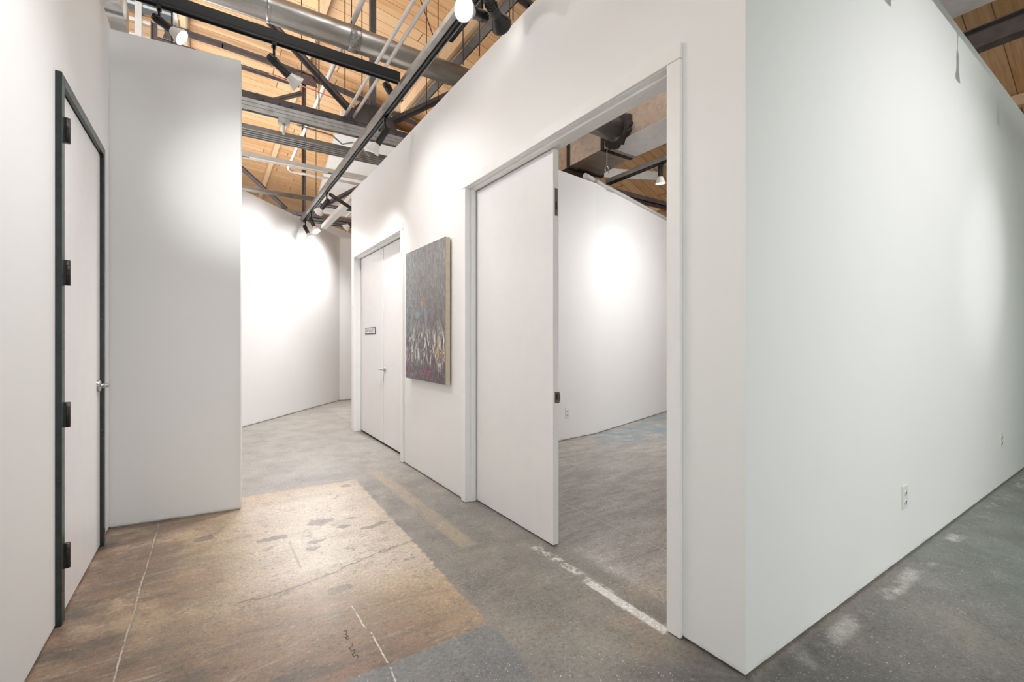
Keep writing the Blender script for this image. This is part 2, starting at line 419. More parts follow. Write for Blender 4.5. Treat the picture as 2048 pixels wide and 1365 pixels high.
    c = m.mix(mul(dk, .75), c, m.mix(m.step(n_fine, .4, .6), (.085, .085, .08), (.045, .045, .043)))
    # specks of paint
    v = m.voro(P, 34)
    rr = m.noise(P, 60, 2)
    sp = mul(m.step(v[0], .13, .06), m.step(m.noise(P, 2.0, 4, .6), .45, .62))
    sp = mx(sp, mul(m.step(m.voro(P, 90)[0], .17, .08), m.step(m.noise(P, 3.0, 4, .6), .48, .6)))
    spk = mul(sp, m.math('SUBTRACT', 1.0, mul(T, .75)))
    c = m.mix(mul(spk, .95), c, (.74, .74, .70))
    sd = mul(mx(m.step(m.voro(P, 44)[0], .16, .08), m.step(m.noise(P, 85, 4, .7), .60, .66)), .6)
    c = m.mix(mul(sd, T), c, (.18, .14, .10))
    c = m.mix(mul(m.step(n_grit, .54, .66), .5), c, (.07, .06, .055))
    cn = m.noise(P, 7.5, 11, .86)
    c = m.mix(mul(m.step(cn, .52, .66), .6), c, mul2(c, .36))
    c = m.mix(mul(m.step(cn, .48, .36), .5), c, mul2(c, 1.5))
    ng2 = m.noise(P, 55, 5, .75)
    c = m.mix(mul(m.step(ng2, .54, .64), .6), c, mul2(c, .38))
    c = m.mix(mul(m.step(ng2, .46, .38), .42), c, mul2(c, 1.7))
    scr = m.step(m.noise(m.scalev(P, (3, 22, 1)), 1.4, 8, .8), .60, .68)
    c = m.mix(mul(scr, .42), c, (.50, .46, .41))
    m.color(c)
    m.b.inputs['Coat Weight'].default_value = .35; m.b.inputs['Coat Roughness'].default_value = .33
    r = m.math('MULTIPLY_ADD', n_mid, .25, .25)
    r = m.math('MULTIPLY_ADD', n_fine, .12, r)
    m.rough(r)
    m.bump(m.math('ADD', mul(n_fine, .5), mul(n_grit, .3)), .35, .008)
    return m.m
M['floor'] = floor_material()
fo = MB().box(-9, 14, -7, 24, -.2, 0).build('floor', 'floor'); struct(fo)

def ribbon(px, wd=.0022):
    pts = [Vector((*fl(*p), 0)) for p in px]; b = MB()
    for p, q in zip(pts[:-1], pts[1:]): b.bar(p+Vector((0,0,.0004)), q+Vector((0,0,.0004)), wd, .0006)
    return b
sc_px = [(687,1264),(694,1262),(692,1270),(697,1274),(690,1276),(694,1280),(700,1277)], [(700,1288),(706,1287),(704,1294),(699,1297),(703,1303),(710,1300),(708,1307),(704,1310),(708,1315),(713,1310),(717,1314),(712,1320)]
b = MB()
for l_ in sc_px: b.v, b.f, b.smooth = (lambda r_: (b.v + r_.v, b.f + [[i+len(b.v) for i in f] for f in r_.f], b.smooth + r_.smooth))(ribbon(l_))
sk_ = b.build('pencil_scribble', 'slot', fo)
# ------------------------------------------------------------------ walls
G = .012
def slab(mb, x0, x1, y0, y1, z1, core=.012, z0=G):
    mb.box(x0, x1, y0, y1, z0, z1)
HA = 3.385; TW = .14
wa = MB()
D1 = (.342, 2.227, 2.473); D2 = (3.69, 5.557, 2.435); JB = .02
wa.box(0, TW, 0, D1[0]-JB, G, HA); wa.box(0, TW, D1[1]+JB, D2[0]-JB, G, HA); wa.box(0, TW, D2[1]+JB, 5.746, G, HA)
wa.box(0, TW, D1[0]-JB, D1[1]+JB, D1[2]+JB, HA); wa.box(0, TW, D2[0]-JB, D2[1]+JB, D2[2]+JB, HA)
for y0, y1 in ((.02, D1[0]-JB), (D1[1]+JB, D2[0]-JB), (D2[1]+JB, 5.73)): wa.box(.015, TW-.015, y0, y1, 0, G+.002)
struct(wa.build('wall_corridor', 'wall'))
HB = 3.53
wb = MB(); wb.box(TW, 11, 0, TW, G, HB); wb.box(TW+.001, 11, .015, TW-.01, 0, G+.002)
struct(wb.build('wall_right', 'wall'))
# return of the block beyond the far double doors
wr = MB(); wr.box(TW, 4.2, 5.606, 5.745, G, HA); wr.box(TW, 4.2, 5.62, 5.73, 0, G+.002); struct(wr.build('wall_block_end', 'wall'))
XC = -2.25
wc = MB(); DL = (1.90, 2.795, 2.42)
wc.box(XC-TW, XC, -4.5, DL[0]-.01, G, 3.42); wc.box(XC-TW, XC, DL[1]+.01, 3.3, G, 3.42); wc.box(XC-TW, XC, DL[0]-.01, DL[1]+.01, DL[2]+.01, 3.42)
wc.box(XC-TW+.01, XC-.015, -4.5, DL[0]-.05, 0, G+.002); wc.box(XC-TW+.01, XC-.015, DL[1]+.05, 3.3, 0, G+.002)
struct(wc.build('wall_left', 'wall'))
# grey looking pier across the corridor
p0 = Vector((-2.2495, 3.121, 0)); p1 = Vector((-1.491, 3.035, 0)); d = (p1-p0).normalized(); nn = Vector((-d.y, d.x, 0))*.12
wd_ = MB(); wd_.prism([p0+Vector((0,0,G)), p1+Vector((0,0,G)), p1+nn+Vector((0,0,G)), p0+nn+Vector((0,0,G))], (0,0,3.37))
q = nn*.12; wd_.prism([p0+q, p1+q-d*.01, p1+nn-q-d*.01, p0+nn-q], (0,0,G+.002))
struct(wd_.build('wall_pier', 'wall_gray'))
def long_wall(name, a, b, h, t=.12, mat='wall'):
    a = Vector((a[0], a[1], 0)); b = Vector((b[0], b[1], 0)); d = (b-a).normalized(); n = Vector((-d.y, d.x, 0))*t
    m_ = MB(); z = Vector((0,0,G)); m_.prism([a+z, b+z, b+n+z, a+n+z], (0,0,h-G))
    q = n*.12; m_.prism([a+q, b+q, b+n-q, a+n-q], (0,0,G+.002))
    return struct(m_.build(name, mat))
eA = Vector((-1.313, 6.761)); eB = Vector((.603, 9.153)); ed = (eB-eA).normalized()
long_wall('wall_far_angled', eA - ed*3.2, eB, 3.49)
long_wall('wall_far', (.603, 9.16), (5.5, 9.20), 3.49)
long_wall('wall_room_back', (TW, 3.27), (2.709, 3.587), 3.43)
long_wall('wall_room_right', (2.709, 3.587), (9.2, 5.50), 3.43)
struct(MB().box(11.0, 11.15, -7, 21.5, 0, 4.0).build('wall_hall_side', 'wall'))
long_wall('wall_hall_end', (-9, 21.5), (14, 21.5), 7.3)

# ------------------------------------------------------------------ roof
def zr(x): return 7.33 - (x+2.4)**2/46.0
roof = MB(); xs = [-9 + .5*i for i in range(47)]
SKY = (-2.25, 7.3, 9.9)     # opening: x below this, y range
def roof_strip(x0, x1, y0, y1):
    z0, z1 = zr(x0), zr(x1); t = .06
    roof.add([(x0,y0,z0),(x1,y0,z1),(x1,y1,z1),(x0,y1,z0),(x0,y0,z0+t),(x1,y0,z1+t),(x1,y1,z1+t),(x0,y1,z0+t)],
             [(0,3,2,1),(4,5,6,7),(0,1,5,4),(1,2,6,5),(2,3,7,6),(3,0,4,7)])
cuts = sorted(set(xs + [SKY[0], -5.0]))
for x0, x1 in zip(cuts[:-1], cuts[1:]):
    if x1 <= SKY[0] and x0 >= -5.0:
        roof_strip(x0, x1, -7, SKY[1]); roof_strip(x0, x1, SKY[2], 21.6)
    else: roof_strip(x0, x1, -7, 21.6)
struct(roof.build('ceiling', 'planks'))
PUR = {-2.09: 'pale roof purlin at the upper left, running towards the roof windows', -.05: 'pale roof purlin in the middle of the corridor roof, passing behind the round duct'}
for i, px_ in enumerate((-6.2, -4.12, -2.09, -.05, 2.0, 4.05, 6.1, 8.2)):
    z = zr(px_)
    segs = [(-7, 21.4)]
    if -5 < px_ < SKY[0]: segs = [(-7, SKY[1]), (SKY[2], 21.4)]
    for y0, y1 in segs:
        o = MB().box(px_-.065, px_+.065, y0, y1, z-.17, z-.012).build('roof_purlin', 'purlin')
        lab_ = PUR.get(px_, 'wooden roof purlin out past the corridor, hardly seen')
        if px_ == -2.09 and y0 > 0: lab_ = 'far stretch of the pale roof purlin beyond the roof windows'
        tag(o, lab_, 'beam', 'roof purlins')
# clerestory windows closing the raised bay
wy = SKY[2]
win = thing('window_1', (-3.6, wy, 6.2)); struct(win)
fr = MB(); xw0, xw1, zw0, zw1 = -5.0, SKY[0], 6.35, 8.1
fr.box(xw0, xw1, wy-.04, wy+.04, zw0, zw0+.08); fr.box(xw0, xw1, wy-.04, wy+.04, zw1-.3, zw1)
for k in range(6):
    x = xw0 + (xw1-xw0)*k/5; fr.box(x-.05, x+.05, wy-.05, wy+.05, zw0, zw1)
for k in range(1, 6):
    z = zw0 + (zw1-zw0)*k/6; fr.box(xw0, xw1, wy-.02, wy+.02, z-.02, z+.02)
fr.build('window_frame', 'white_metal', win)
gm = NT('window_glass', .05); gm.b.inputs['Transmission Weight'].default_value = 1; gm.b.inputs['IOR'].default_value = 1.45; gm.color((.9, .96, 1.0)); M['glass'] = gm.m
MB().box(xw0, xw1, wy-.004, wy+.004, zw0, zw1).build('window_pane', 'glass', win)
cb = MB(); cb.box(SKY[0], SKY[0]+.05, SKY[1], wy, zr(SKY[0])-.02, 8.1); cb.box(-5.05, -5.0, SKY[1], wy, 6.9, 8.1); cb.box(-5, SKY[0], SKY[1]-.05, SKY[1], zr(-3)-.02, 8.1)
struct(cb.build('trim_1', 'white_metal'))

# ------------------------------------------------------------------ steel trusses
def truss(yc, label, posts, diags, brackets, x_left=-6.5):
    t = thing('steel_truss', (0, yc, 3.9), label, 'truss')
    # bottom chord: two angles back to back
    b = MB()
    b.box(-6.5, 9.5, yc-.085, yc-.012, 3.925, 3.937); b.box(-6.5, 9.5, yc-.085, yc-.073, 3.925, 4.02)
    b.box(-6.5, 9.5, yc+.012, yc+.085, 3.925, 3.937); b.box(-6.5, 9.5, yc+.073, yc+.085, 3.925, 4.02)
    for k in range(60):
        b.lathe([(0, .014), (.010, .012), (.014, 0)], (-5.5+k*.17 + (.05 if k % 3 else 0), yc-.085, 3.97), (0, -1, 0), 6)
    b.build('bottom_chord', 'steel', t)
    tc = MB(); xs = [x_left] + [i-.5 for i in range(-6, 11) if i-.5 > x_left]
    for a, c in zip(xs[:-1], xs[1:]):
        za, zc = zr(a)-.19, zr(c)-.19
        tc.bar((a, yc, za), (c+.02, yc, zc), .15, .012); tc.bar((a, yc, za-.045), (c+.02, yc, zc-.045), .024, .09)
    tc.build('top_chord', 'steel', t)
    for x in posts:
        z1 = zr(x)-.21
        v = MB(); v.box(x-.045, x+.045, yc-.010, yc+.0, 4.0, z1); v.box(x-.045, x-.035, yc-.06, yc, 4.0, z1); v.box(x+.035, x+.045, yc, yc+.06, 4.0, z1)
        v.build('post', 'steel', t)
    for (x0, z0), (x1, z1) in diags:
        v = MB(); v.bar((x0, yc+.03, z0), (x1, yc+.03, z1), .012, .10); v.bar((x0, yc+.0, z0-.0), (x1, yc, z1), .07, .012)
        v.build('diagonal_brace', 'steel', t)
    for x, z, wx, wz in brackets:
        v = MB(); v.prism([(x-wx, yc-.09, z), (x+wx, yc-.09, z), (x+wx*.6, yc-.09, z+wz), (x-wx*.35, yc-.09, z+wz)], (0, .012, 0))
        for k in range(6):
            q = (x - wx*.7 + wx*1.4*(k % 3)/2, yc-.09, z+.04 + .1*(k//3)); v.lathe([(0, .016), (.012, .014), (.016, 0)], q, (0, -1, 0), 8)
        v.build('gusset_plate', 'steel', t)
    return t
g1 = at_y(735, 240, 4.9)
truss(4.9, 'brown grey steel roof truss with conduits fixed at its gusset, nearest one across the corridor', (-3.0, .05, 3.1),
      [((-.08, 4.05), (-3.0, 6.55)), ((.15, 4.05), (3.1, 6.2)), ((-6.0, 4.05), (-3.1, 6.6)), ((3.2, 4.05), (6.2, 5.4))], [(0.0, 3.99, .36, .26)])
truss(9.64, 'brown grey steel roof truss standing farther off above the angled white wall', (-2.55, -.02, 3.1),
      [((-2.5, 6.85), (-.1, 6.75)), ((-.35, 4.05), (-2.5, 5.9)), ((-.05, 6.6), (-2.5, 5.2)), ((.1, 4.05), (3.1, 6.2))], [(-.05, 6.75, .3, .22), (-2.3, 6.85, .12, .3)], -2.4)
# lateral brace near the block
lb = thing('lateral_brace', (1.0, 1.5, 4.95), 'grey steel angle bolted to a wooden beam, running above the long white wall', 'beam')
m_ = MB(); m_.box(.97, 1.09, -3, 6.2, 4.95, 4.962); m_.box(1.078, 1.09, -3, 6.2, 4.95, 5.05); m_.build('steel_angle', 'steel_light', lb)
MB().box(.89, .96, -3, 6.2, 4.96, 5.12).build('wooden_beam', 'purlin', lb)
o = MB().box(.66, .74, -3, 4.0, 4.86, 4.94).build('steel_channel', 'black'); tag(o, 'black steel channel ending above the round duct', 'beam')

# ------------------------------------------------------------------ strut rails and pipes across the corridor
def rail(name, y0, y1, z0, z1, mat, label, cat, x0=-4.6, x1=3.4, ribs=3, slots=()):
    r = MB(); r.box(x0, x1, y0, y1, z0+.012, z1)
    n = ribs
    for k in range(n+1):
        y = y0 + (y1-y0)*k/n; r.box(x0, x1, y-.006, y+.006, z0, z0+.014)
    if z1-z0 > .1:
        for q_ in (.36, .68): r.box(x0, x1, y0-.004, y0, z0+(z1-z0)*q_, z0+(z1-z0)*q_+.012)
    root = thing(name, ((x0+x1)/2, (y0+y1)/2, z0), label, cat); r.build('channel', mat, root)
    for x in slots: MB().box(x, x+.1, (y0+y1)/2-.008, (y0+y1)/2+.008, z0+.004, z0+.013).build('slot', 'slot', root)
    return root
rail('strut_rail', 4.75, 4.81, 3.79, 3.915, 'strut', 'pale grey galvanised strut rail clamped right under the nearer truss', 'rail', ribs=1, slots=(-1.35, -.2))
rail('strut_rail', 5.40, 5.66, 3.84, 3.90, 'strut', 'grooved grey strut rail between the truss and the white slotted strip', 'rail', ribs=4, slots=(-.75, -.6))
rail('slotted_strip', 6.04, 6.12, 3.73, 3.79, 'white_metal', 'white slotted metal strip hung across the corridor beyond the grooved rail', 'rail', ribs=1, slots=(-1.35, -.25, .8))
o = MB().path([(-4.5, 7.75, 3.80), (-.05, 7.75, 3.80)], .042, 14).build('steel_pipe', 'strut'); tag(o, 'dark grey steel pipe across the corridor, ending by the far lamps', 'pipe')

# round duct
dz, dy, dr = 4.62, 4.22, .128
dt = thing('round_duct', (0, dy, dz-dr), 'silver round galvanised duct crossing overhead, taped at one joint', 'duct')
MB().path([(-6, dy, dz), (-2.3, dy, dz), (2.55, dy, dz)], dr, 36).build('pipe', 'galv', dt)
j = at_y(712, 70, dy-.1); 
MB().lathe([(-.06, dr+.002), (-.055, dr+.007), (.055, dr+.008), (.06, dr+.002)], (j.x, dy, dz), (1, 0, 0), 36).build('tape_wrap', 'tape', dt)
for x in (-1.2, -2.9): MB().lathe([(-.02, dr+.001), (-.015, dr+.005), (.015, dr+.005), (.02, dr+.001)], (x, dy, dz), (1, 0, 0), 36).build('seam_band', 'galv', dt)

# conduits
for x, word in ((-.31, 'left one of the pair'), (-.215, 'right one of the pair')):
    o = MB().path([(x, -2.5, 4.03), (x, 4.79, 4.03)], .017, 10).build('conduit', 'white_metal')
    tag(o, word + ' of pale conduits running up to the truss gusset', 'conduit', 'paired conduits')
o = MB().path([(-.36, -1, 4.83), (-.36, 9.3, 4.83), (-.34, 9.42, 4.83), (-.28, 9.52, 4.83), (-.18, 9.55, 4.83), (2.2, 9.55, 4.83)], .028, 12).build('conduit', 'white_metal')
tag(o, 'single pale conduit above the duct that bends right before the farther truss', 'conduit')
# fire line
o = MB().path([(-1.0, 6.2, 5.0), (-.2, 5.5, 4.55), (1.2, 4.6, 4.0)], .008, 8).build('red_cable', 'red'); tag(o, 'thin red cable slung diagonally behind the truss gusset', 'cable')
# white bulkhead
bk = MB(); bk.prism([(.8, 9.85, 6.45), (3.8, 9.85, 6.2), (3.8, 17.5, 6.2), (1.62, 17.5, 6.45)], (0, 0, .12))
o = bk.build('bulkhead_duct', 'white_metal'); tag(o, 'big white painted bulkhead duct high behind the trusses, beside the track', 'duct')
# ------------------------------------------------------------------ lighting tracks and lamps
def track(name, p0, p1, label, wide=.036, high=.034, mat='black', tray=False, group=None):
    p0, p1 = Vector(p0), Vector(p1)
    root = thing(name, (p0+p1)/2, label, 'light track', group)
    d = (p1-p0).normalized(); s_ = d.cross(Vector((0,0,1))).normalized()
    b = MB(); b.bar(p0+Vector((0,0,high/2+.004)), p1+Vector((0,0,high/2+.004)), wide, high)
    for k in (-1, 1): b.bar(p0+s_*k*(wide/2-.004)+Vector((0,0,.0)), p1+s_*k*(wide/2-.004)+Vector((0,0,.0)), .008, .012)
    b.build('track_rail', mat, root)
    if tray:
        t = MB(); o_ = s_*(-.045)
        t.bar(p0+o_+Vector((0,0,.03)), p1+o_+Vector((0,0,.03)), .042, .042); t.bar(p0+s_*.03+Vector((0,0,.045)), p1+s_*.03+Vector((0,0,.045)), .012, .06)
        t.build('support_channel', 'strut', root)
    return root
ZT = 3.45
TX = -.265
track('lighting_track', (TX, -2.2, ZT), (TX, 8.1, ZT), 'long grey and black lighting track running up the corridor beside the white wall', tray=True, mat='black')
ty = at_z(820, 177, ZT).y
track('lighting_track', (-2.24, ty, ZT+.02), (TX-.08, ty, ZT+.02), 'black lighting track crossing the corridor in front of the grey pier', wide=.06, high=.07)
t3a = at_z(660, 391, 3.50)
t3b = t3a + Vector((ed.x, ed.y, 0))*2.6
track('lighting_track', t3a, t3b, 'short black lighting track set parallel to the angled far wall')

def lamp(root_at, aim, label, lit=True, drop=.13, can=.17, scale=1.1, bulb_mat='bulb', power=0, angle=70, can_mat='black', target=None, blend=.8, tilt_off=(0,0,0)):
    """track lamp: adapter and stem under the track, black can and white reflector bulb turned along aim"""
    root_at = Vector(root_at); a = Vector(aim).normalized()
    root = thing('track_lamp', root_at, label, 'track lamp', 'track lamps')
    s = scale
    MB().box(root_at.x-.016*s, root_at.x+.016*s, root_at.y-.03*s, root_at.y+.03*s, root_at.z-.025, root_at.z-.008).build('adapter', 'black', root, bevel=.003)
    piv = root_at - Vector((0,0,drop*s)) + Vector(tilt_off)
    MB().path([root_at-Vector((0,0,.015)), piv], .009*s, 10).build('stem', 'black', root)
    c0 = piv - a*.05*s
    c = MB(); c.lathe([(0, 0), (.002, .022*s), (.012*s, .028*s), (can*s, .030*s), (can*s+.004, .030*s), (can*s+.004, 0)], c0, a, 24)
    for k in range(3): c.lathe([(.03*s+k*.016*s, .031*s), (.034*s+k*.016*s, .033*s), (.038*s+k*.016*s, .031*s)], c0, a, 24)
    sd = a.cross(Vector((0,0,1)))
    if sd.length < .1: sd = Vector((1,0,0))
    sd.normalize(); c.path([piv - sd*.036*s, piv + sd*.036*s], .008*s, 8)
    c.build('can', can_mat, root)
    b0 = c0 + a*(can*s)
    b = MB(); b.lathe([(0, .028*s), (.02*s, .034*s), (.045*s, .047*s), (.075*s, .060*s), (.085*s, .0615*s), (.088*s, .058*s), (.083*s, .056*s), (.07*s, .053*s)], b0, a, 28)
    bo = b.build('reflector_bulb', bulb_mat, root)
    l = MB(); l.lathe([(.078*s, .0565*s), (.084*s, .04*s), (.086*s, .02*s), (.0865*s, 0)], b0, a, 28)
    l.build('lens', 'lens_lit' if lit else 'lens_dim', bo)
    if power:
        lp = b0 + a*(.10*s)
        spot_light('lamp_beam', lp, lp + a if target is None else target, power, angle, blend)
    return b0 + a*.09*s
def cam_dir(dx, dy, dz): return RGT*dx + Vector((0,0,dy)) + FWD*dz     # right, up, away

# the two lamps on the crossing track
r1 = at_y(318, 42, ty); r2 = at_y(548, 102, ty)
lamp((r1.x, ty, ZT+.01), cam_dir(.75, -.55, .22), 'lit track lamp nearest the left wall, white bulb glowing before the grey pier', True, scale=.85, can=.15, drop=.11, power=48, angle=110, target=(0, 1.0, 1.1))
lamp((r2.x, ty, ZT+.01), cam_dir(.62, -.55, .62), 'track lamp with dark can hanging in front of the roof planks beside the pier', False, scale=1.0, power=24, angle=95, target=(0, 2.75, 2.2))
# lamps on the long track
def on_track(u, v): return at_z(u, v, ZT).y
lamp((TX, 1.53, ZT), cam_dir(-.42, -.42, -.82), 'glaring lit track lamp turned to the viewer at the top of the picture', True, power=80, angle=120, target=(-2.2, .4, .6))
lamp((TX, 1.42, ZT), cam_dir(.35, -.1, .9), 'dark track lamp right beside the glaring one, seen from behind', False, can=.12, bulb_mat='black')
lamp((TX, on_track(770, 235), ZT), cam_dir(-.55, -.75, .1), 'track lamp with a bright white bulb hung against the steel rails near the wall top', False, power=150, angle=130)
lamp(at_z(776, 152, 3.72), cam_dir(.45, -.75, .5), 'small black lamp tucked behind the meeting of the two tracks', False, can=.10, drop=.10, bulb_mat='black')
lamp((TX, on_track(653, 385), ZT), cam_dir(-.6, -.45, .35), 'track lamp half way down the far end of the long track', False, power=48, angle=125, target=(-1.1, 6.95, 2.3))
lamp((TX, on_track(625, 425), ZT), cam_dir(.45, -.85, -.2), 'lit track lamp second from the far end of the long track', True, power=150, angle=120)
lamp((TX, on_track(610, 440), ZT), cam_dir(.5, -.85, -.2), 'lit track lamp at the very end of the long track', True, power=30, angle=120)
lamp((TX, -.9, ZT), (-.5, .8, -.35), 'track lamp on the long track behind the viewer, turned to the pier', True, power=290, angle=19, target=(-1.38, 3.05, 2.42), blend=1.0)
# tracks on the entry side of the block, outside the picture; the nearer one drops its shadow on the right wall
track('lighting_track', (.6, -.5, 3.536), (8.5, -.5, 3.536), 'black lighting track close along the top of the right wall, outside the picture', high=.11)
for x, w_ in ((1.49, 'first'), (2.66, 'second'), (3.72, 'third'), (4.9, 'fourth')):
    lamp((x, -.5, 3.536), (0, 0, -1), 'unlit track lamp hanging straight down by the right wall, %s from the block corner' % w_, False, drop=.19, can=.12, scale=.85)
track('lighting_track', (.6, -4.0, 4.05), (7.5, -4.0, 4.05), 'black lighting track facing the right wall from farther off, outside the picture')
lamp((1.9, -4.0, 4.15), (0, .8, -.4), 'track lamp washing the right wall', True, power=350, angle=74, target=(2.25, 0, 1.45), blend=1.0)
lamp((4.8, -4.0, 4.06), (0, .8, -.8), 'track lamp aimed at the right wall farther along', True, power=120, angle=22, target=(3.6, 0, 1.9), blend=1.0)
# unseen lamp added inside the room to light its back wall
lamp((3.9, .9, 3.5), (.0, .8, -.5), 'added lamp lighting the back wall of the room, hidden by the long wall', True, power=225, angle=140, target=(4.3, 4.1, 1.2), blend=1.0)
# lamps on the angled track
for i, (t, lab) in enumerate(((.34, 'left lamp of the two under the angled black track'), (.62, 'right lamp under the angled black track by the wall corner'))):
    q = t3a.lerp(t3b, t)
    lamp(q, (-.75, .45, -.75), lab, False, power=(75 if i else 14), angle=125, target=((-.1, 8.2, 2.2) if i else (-.5, 7.7, 2.2)))

# ------------------------------------------------------------------ doors
def casing_set(parent, x_face, y0, y1, zt, cw=.07, ct=.018, side=-1):
    for a, b, z0, z1 in ((y0-cw, y0, 0.0, zt), (y1, y1+cw, 0.0, zt), (y0-cw, y1+cw, zt, zt+cw)):
        x0, x1 = sorted((x_face, x_face+side*ct))
        MB().box(x0, x1, a+.0003, b-.0003, z0+.003, z1).build('casing', 'trim', parent, bevel=.003)
def jamb_set(parent, y0, y1, zt, stop=(.03, .072)):
    j = MB(); j.box(-.002, TW+.002, y0-JB, y0, .002, zt+JB); j.box(-.002, TW+.002, y1, y1+JB, .002, zt+JB); j.box(-.002, TW+.002, y0, y1, zt, zt+JB)
    j.build('jamb', 'trim', parent)
    s = MB(); s.box(stop[0], stop[1], y0, y0+.012, .002, zt); s.box(stop[0], stop[1], y1-.012, y1, .002, zt); s.box(stop[0], stop[1], y0, y1, zt-.014, zt)
    s.build('door_stop', 'trim', parent, bevel=.002)
def lever(parent, base, out, along, s=1.0):
    base = Vector(base); out = Vector(out); along = Vector(along)
    h = MB(); h.lathe([(0, .036*s), (.008, .036*s), (.014, .030*s), (.016, .0)], base, out, 24)
    h.lathe([(.012, .013*s), (.05*s, .012*s), (.055*s, 0)], base, out, 16)
    e = base + out*.045*s
    h.path([e - along*.012*s, e + along*.05*s, e + along*.10*s, e + along*.118*s - out*.012*s], [.012*s, .0115*s, .010*s, .008*s], 12)
    return h.build('lever_handle', 'chrome', parent)

d1 = thing('door_1', (.07, 1.285, 0)); struct(d1, 'tall double doorway in the long white wall, left leaf shut and right leaf open', 'door')
casing_set(d1, 0, D1[0], D1[1], D1[2]); jamb_set(d1, D1[0], D1[1], D1[2])
lf = MB().box(.080, .124, 1.25, D1[1]-.003, .010, D1[2]-.016).build('leaf', 'door', d1, bevel=.002)
ast = MB().box(.0785, .0795, 1.25, 1.262, .012, D1[2]-.02); ast.box(.084, .120, 1.2485, 1.25, .012, D1[2]-.02)
ast.build('edge_strip', 'trim', lf)
fb = MB(); zc = 2.13; fb.box(.091, .113, 1.2465, 1.2486, zc-.085, zc+.085); fb.build('flush_bolt', 'cast', lf)
MB().box(.097, .107, 1.2455, 1.2466, zc-.045, zc-.0).build('bolt_slot', 'slot', lf)
sp_ = MB(); sp_.box(.090, .128, 1.2465, 1.2486, .885, .955); sp_.box(.124, .134, 1.2465, 1.249, .895, .945); sp_.build('strike_plate', 'cast', lf, bevel=.001)
MB().box(.099, .112, 1.2455, 1.2466, .905, .94).build('latch_hole', 'slot', lf)
# open right leaf folded back into the room behind the pier
MB().box(TW+.02, TW+.94, .300, .342, .010, D1[2]-.016).build('leaf', 'door', d1, bevel=.002)

d2 = thing('door_2', (.07, 4.62, 0)); struct(d2, 'closed white double doors at the far end of the long white wall', 'door')
casing_set(d2, 0, D2[0], D2[1], D2[2]); jamb_set(d2, D2[0], D2[1], D2[2])
ym = (D2[0]+D2[1])/2
def y_at(u, x): return at_x(u, 700, x).y
ym = y_at(767, .08)
l2a = MB().box(.080, .124, ym+.003, D2[1]-.003, .025, D2[2]-.016).build('leaf', 'door', d2, bevel=.002)
l2b = MB().box(.080, .124, D2[0]+.003, ym-.003, .025, D2[2]-.016).build('leaf', 'door', d2, bevel=.002)
MB().box(.085, .12, ym-.003, ym+.003, .03, D2[2]-.02).build('meeting_gap', 'gap', d2)
MB().box(.074, .0795, ym-.0, ym+.035, .026, D2[2]-.018).build('astragal', 'trim', l2a, bevel=.001)
MB().box(.09, .118, D2[0], D2[1], .002, .024).build('bottom_shadow_gap', 'gap', d2)
MB().box(TW-.012, TW-.002, D2[0], D2[1], .002, D2[2]).build('back_board', 'gap', d2)
hz = at_x(770, 739, .08).z
lever(l2b, (.0795, ym-.055, hz), (-1, 0, 0), (0, 1, 0), .95)
# name plate on the left leaf
sa = at_x(731, 662, .08); sb = at_x(751.5, 662, .08); zt_ = at_x(741, 655.5, .08).z; zb_ = at_x(741, 669, .08).z
pl = thing('name_plate', (.077, (sa.y+sb.y)/2, zb_), 'small white name plate with dark rim and grey lettering on the far double door', 'sign')
MB().box(.0735, .0795, sb.y, sa.y, zb_, zt_).build('rim', 'slot', pl)
MB().box(.0720, .0734, sb.y+.012, sa.y-.010, zb_+.010, zt_-.010).build('plate', 'outlet', pl)
tc = bpy.data.curves.new('lettering', 'FONT'); tc.body = 'PRIVATE'; tc.size = .072; tc.extrude = .0006; tc.align_x = 'CENTER'; tc.align_y = 'CENTER'
to = bpy.data.objects.new('lettering', tc); COL.objects.link(to)
bpy.context.view_layer.update(); dg_ = bpy.context.evaluated_depsgraph_get()
tm = bpy.data.meshes.new_from_object(to.evaluated_get(dg_)); bpy.data.objects.remove(to)
tw_ = max(v.co.x for v in tm.vertices) - min(v.co.x for v in tm.vertices)
kx = (sa.y-sb.y-.05)/tw_
R = Matrix(((0, 0, -1, 0), (-1, 0, 0, 0), (0, 1, 0, 0), (0, 0, 0, 1)))
for v in tm.vertices: v.co = R @ Vector((v.co.x*kx, v.co.y, v.co.z)) + Vector((.0715-.077, 0, (zt_-zb_)/2))
tm.materials.clear(); tm.materials.append(M['steel_light'])
lo = bpy.data.objects.new('lettering', tm); COL.objects.link(lo); lo.parent = pl

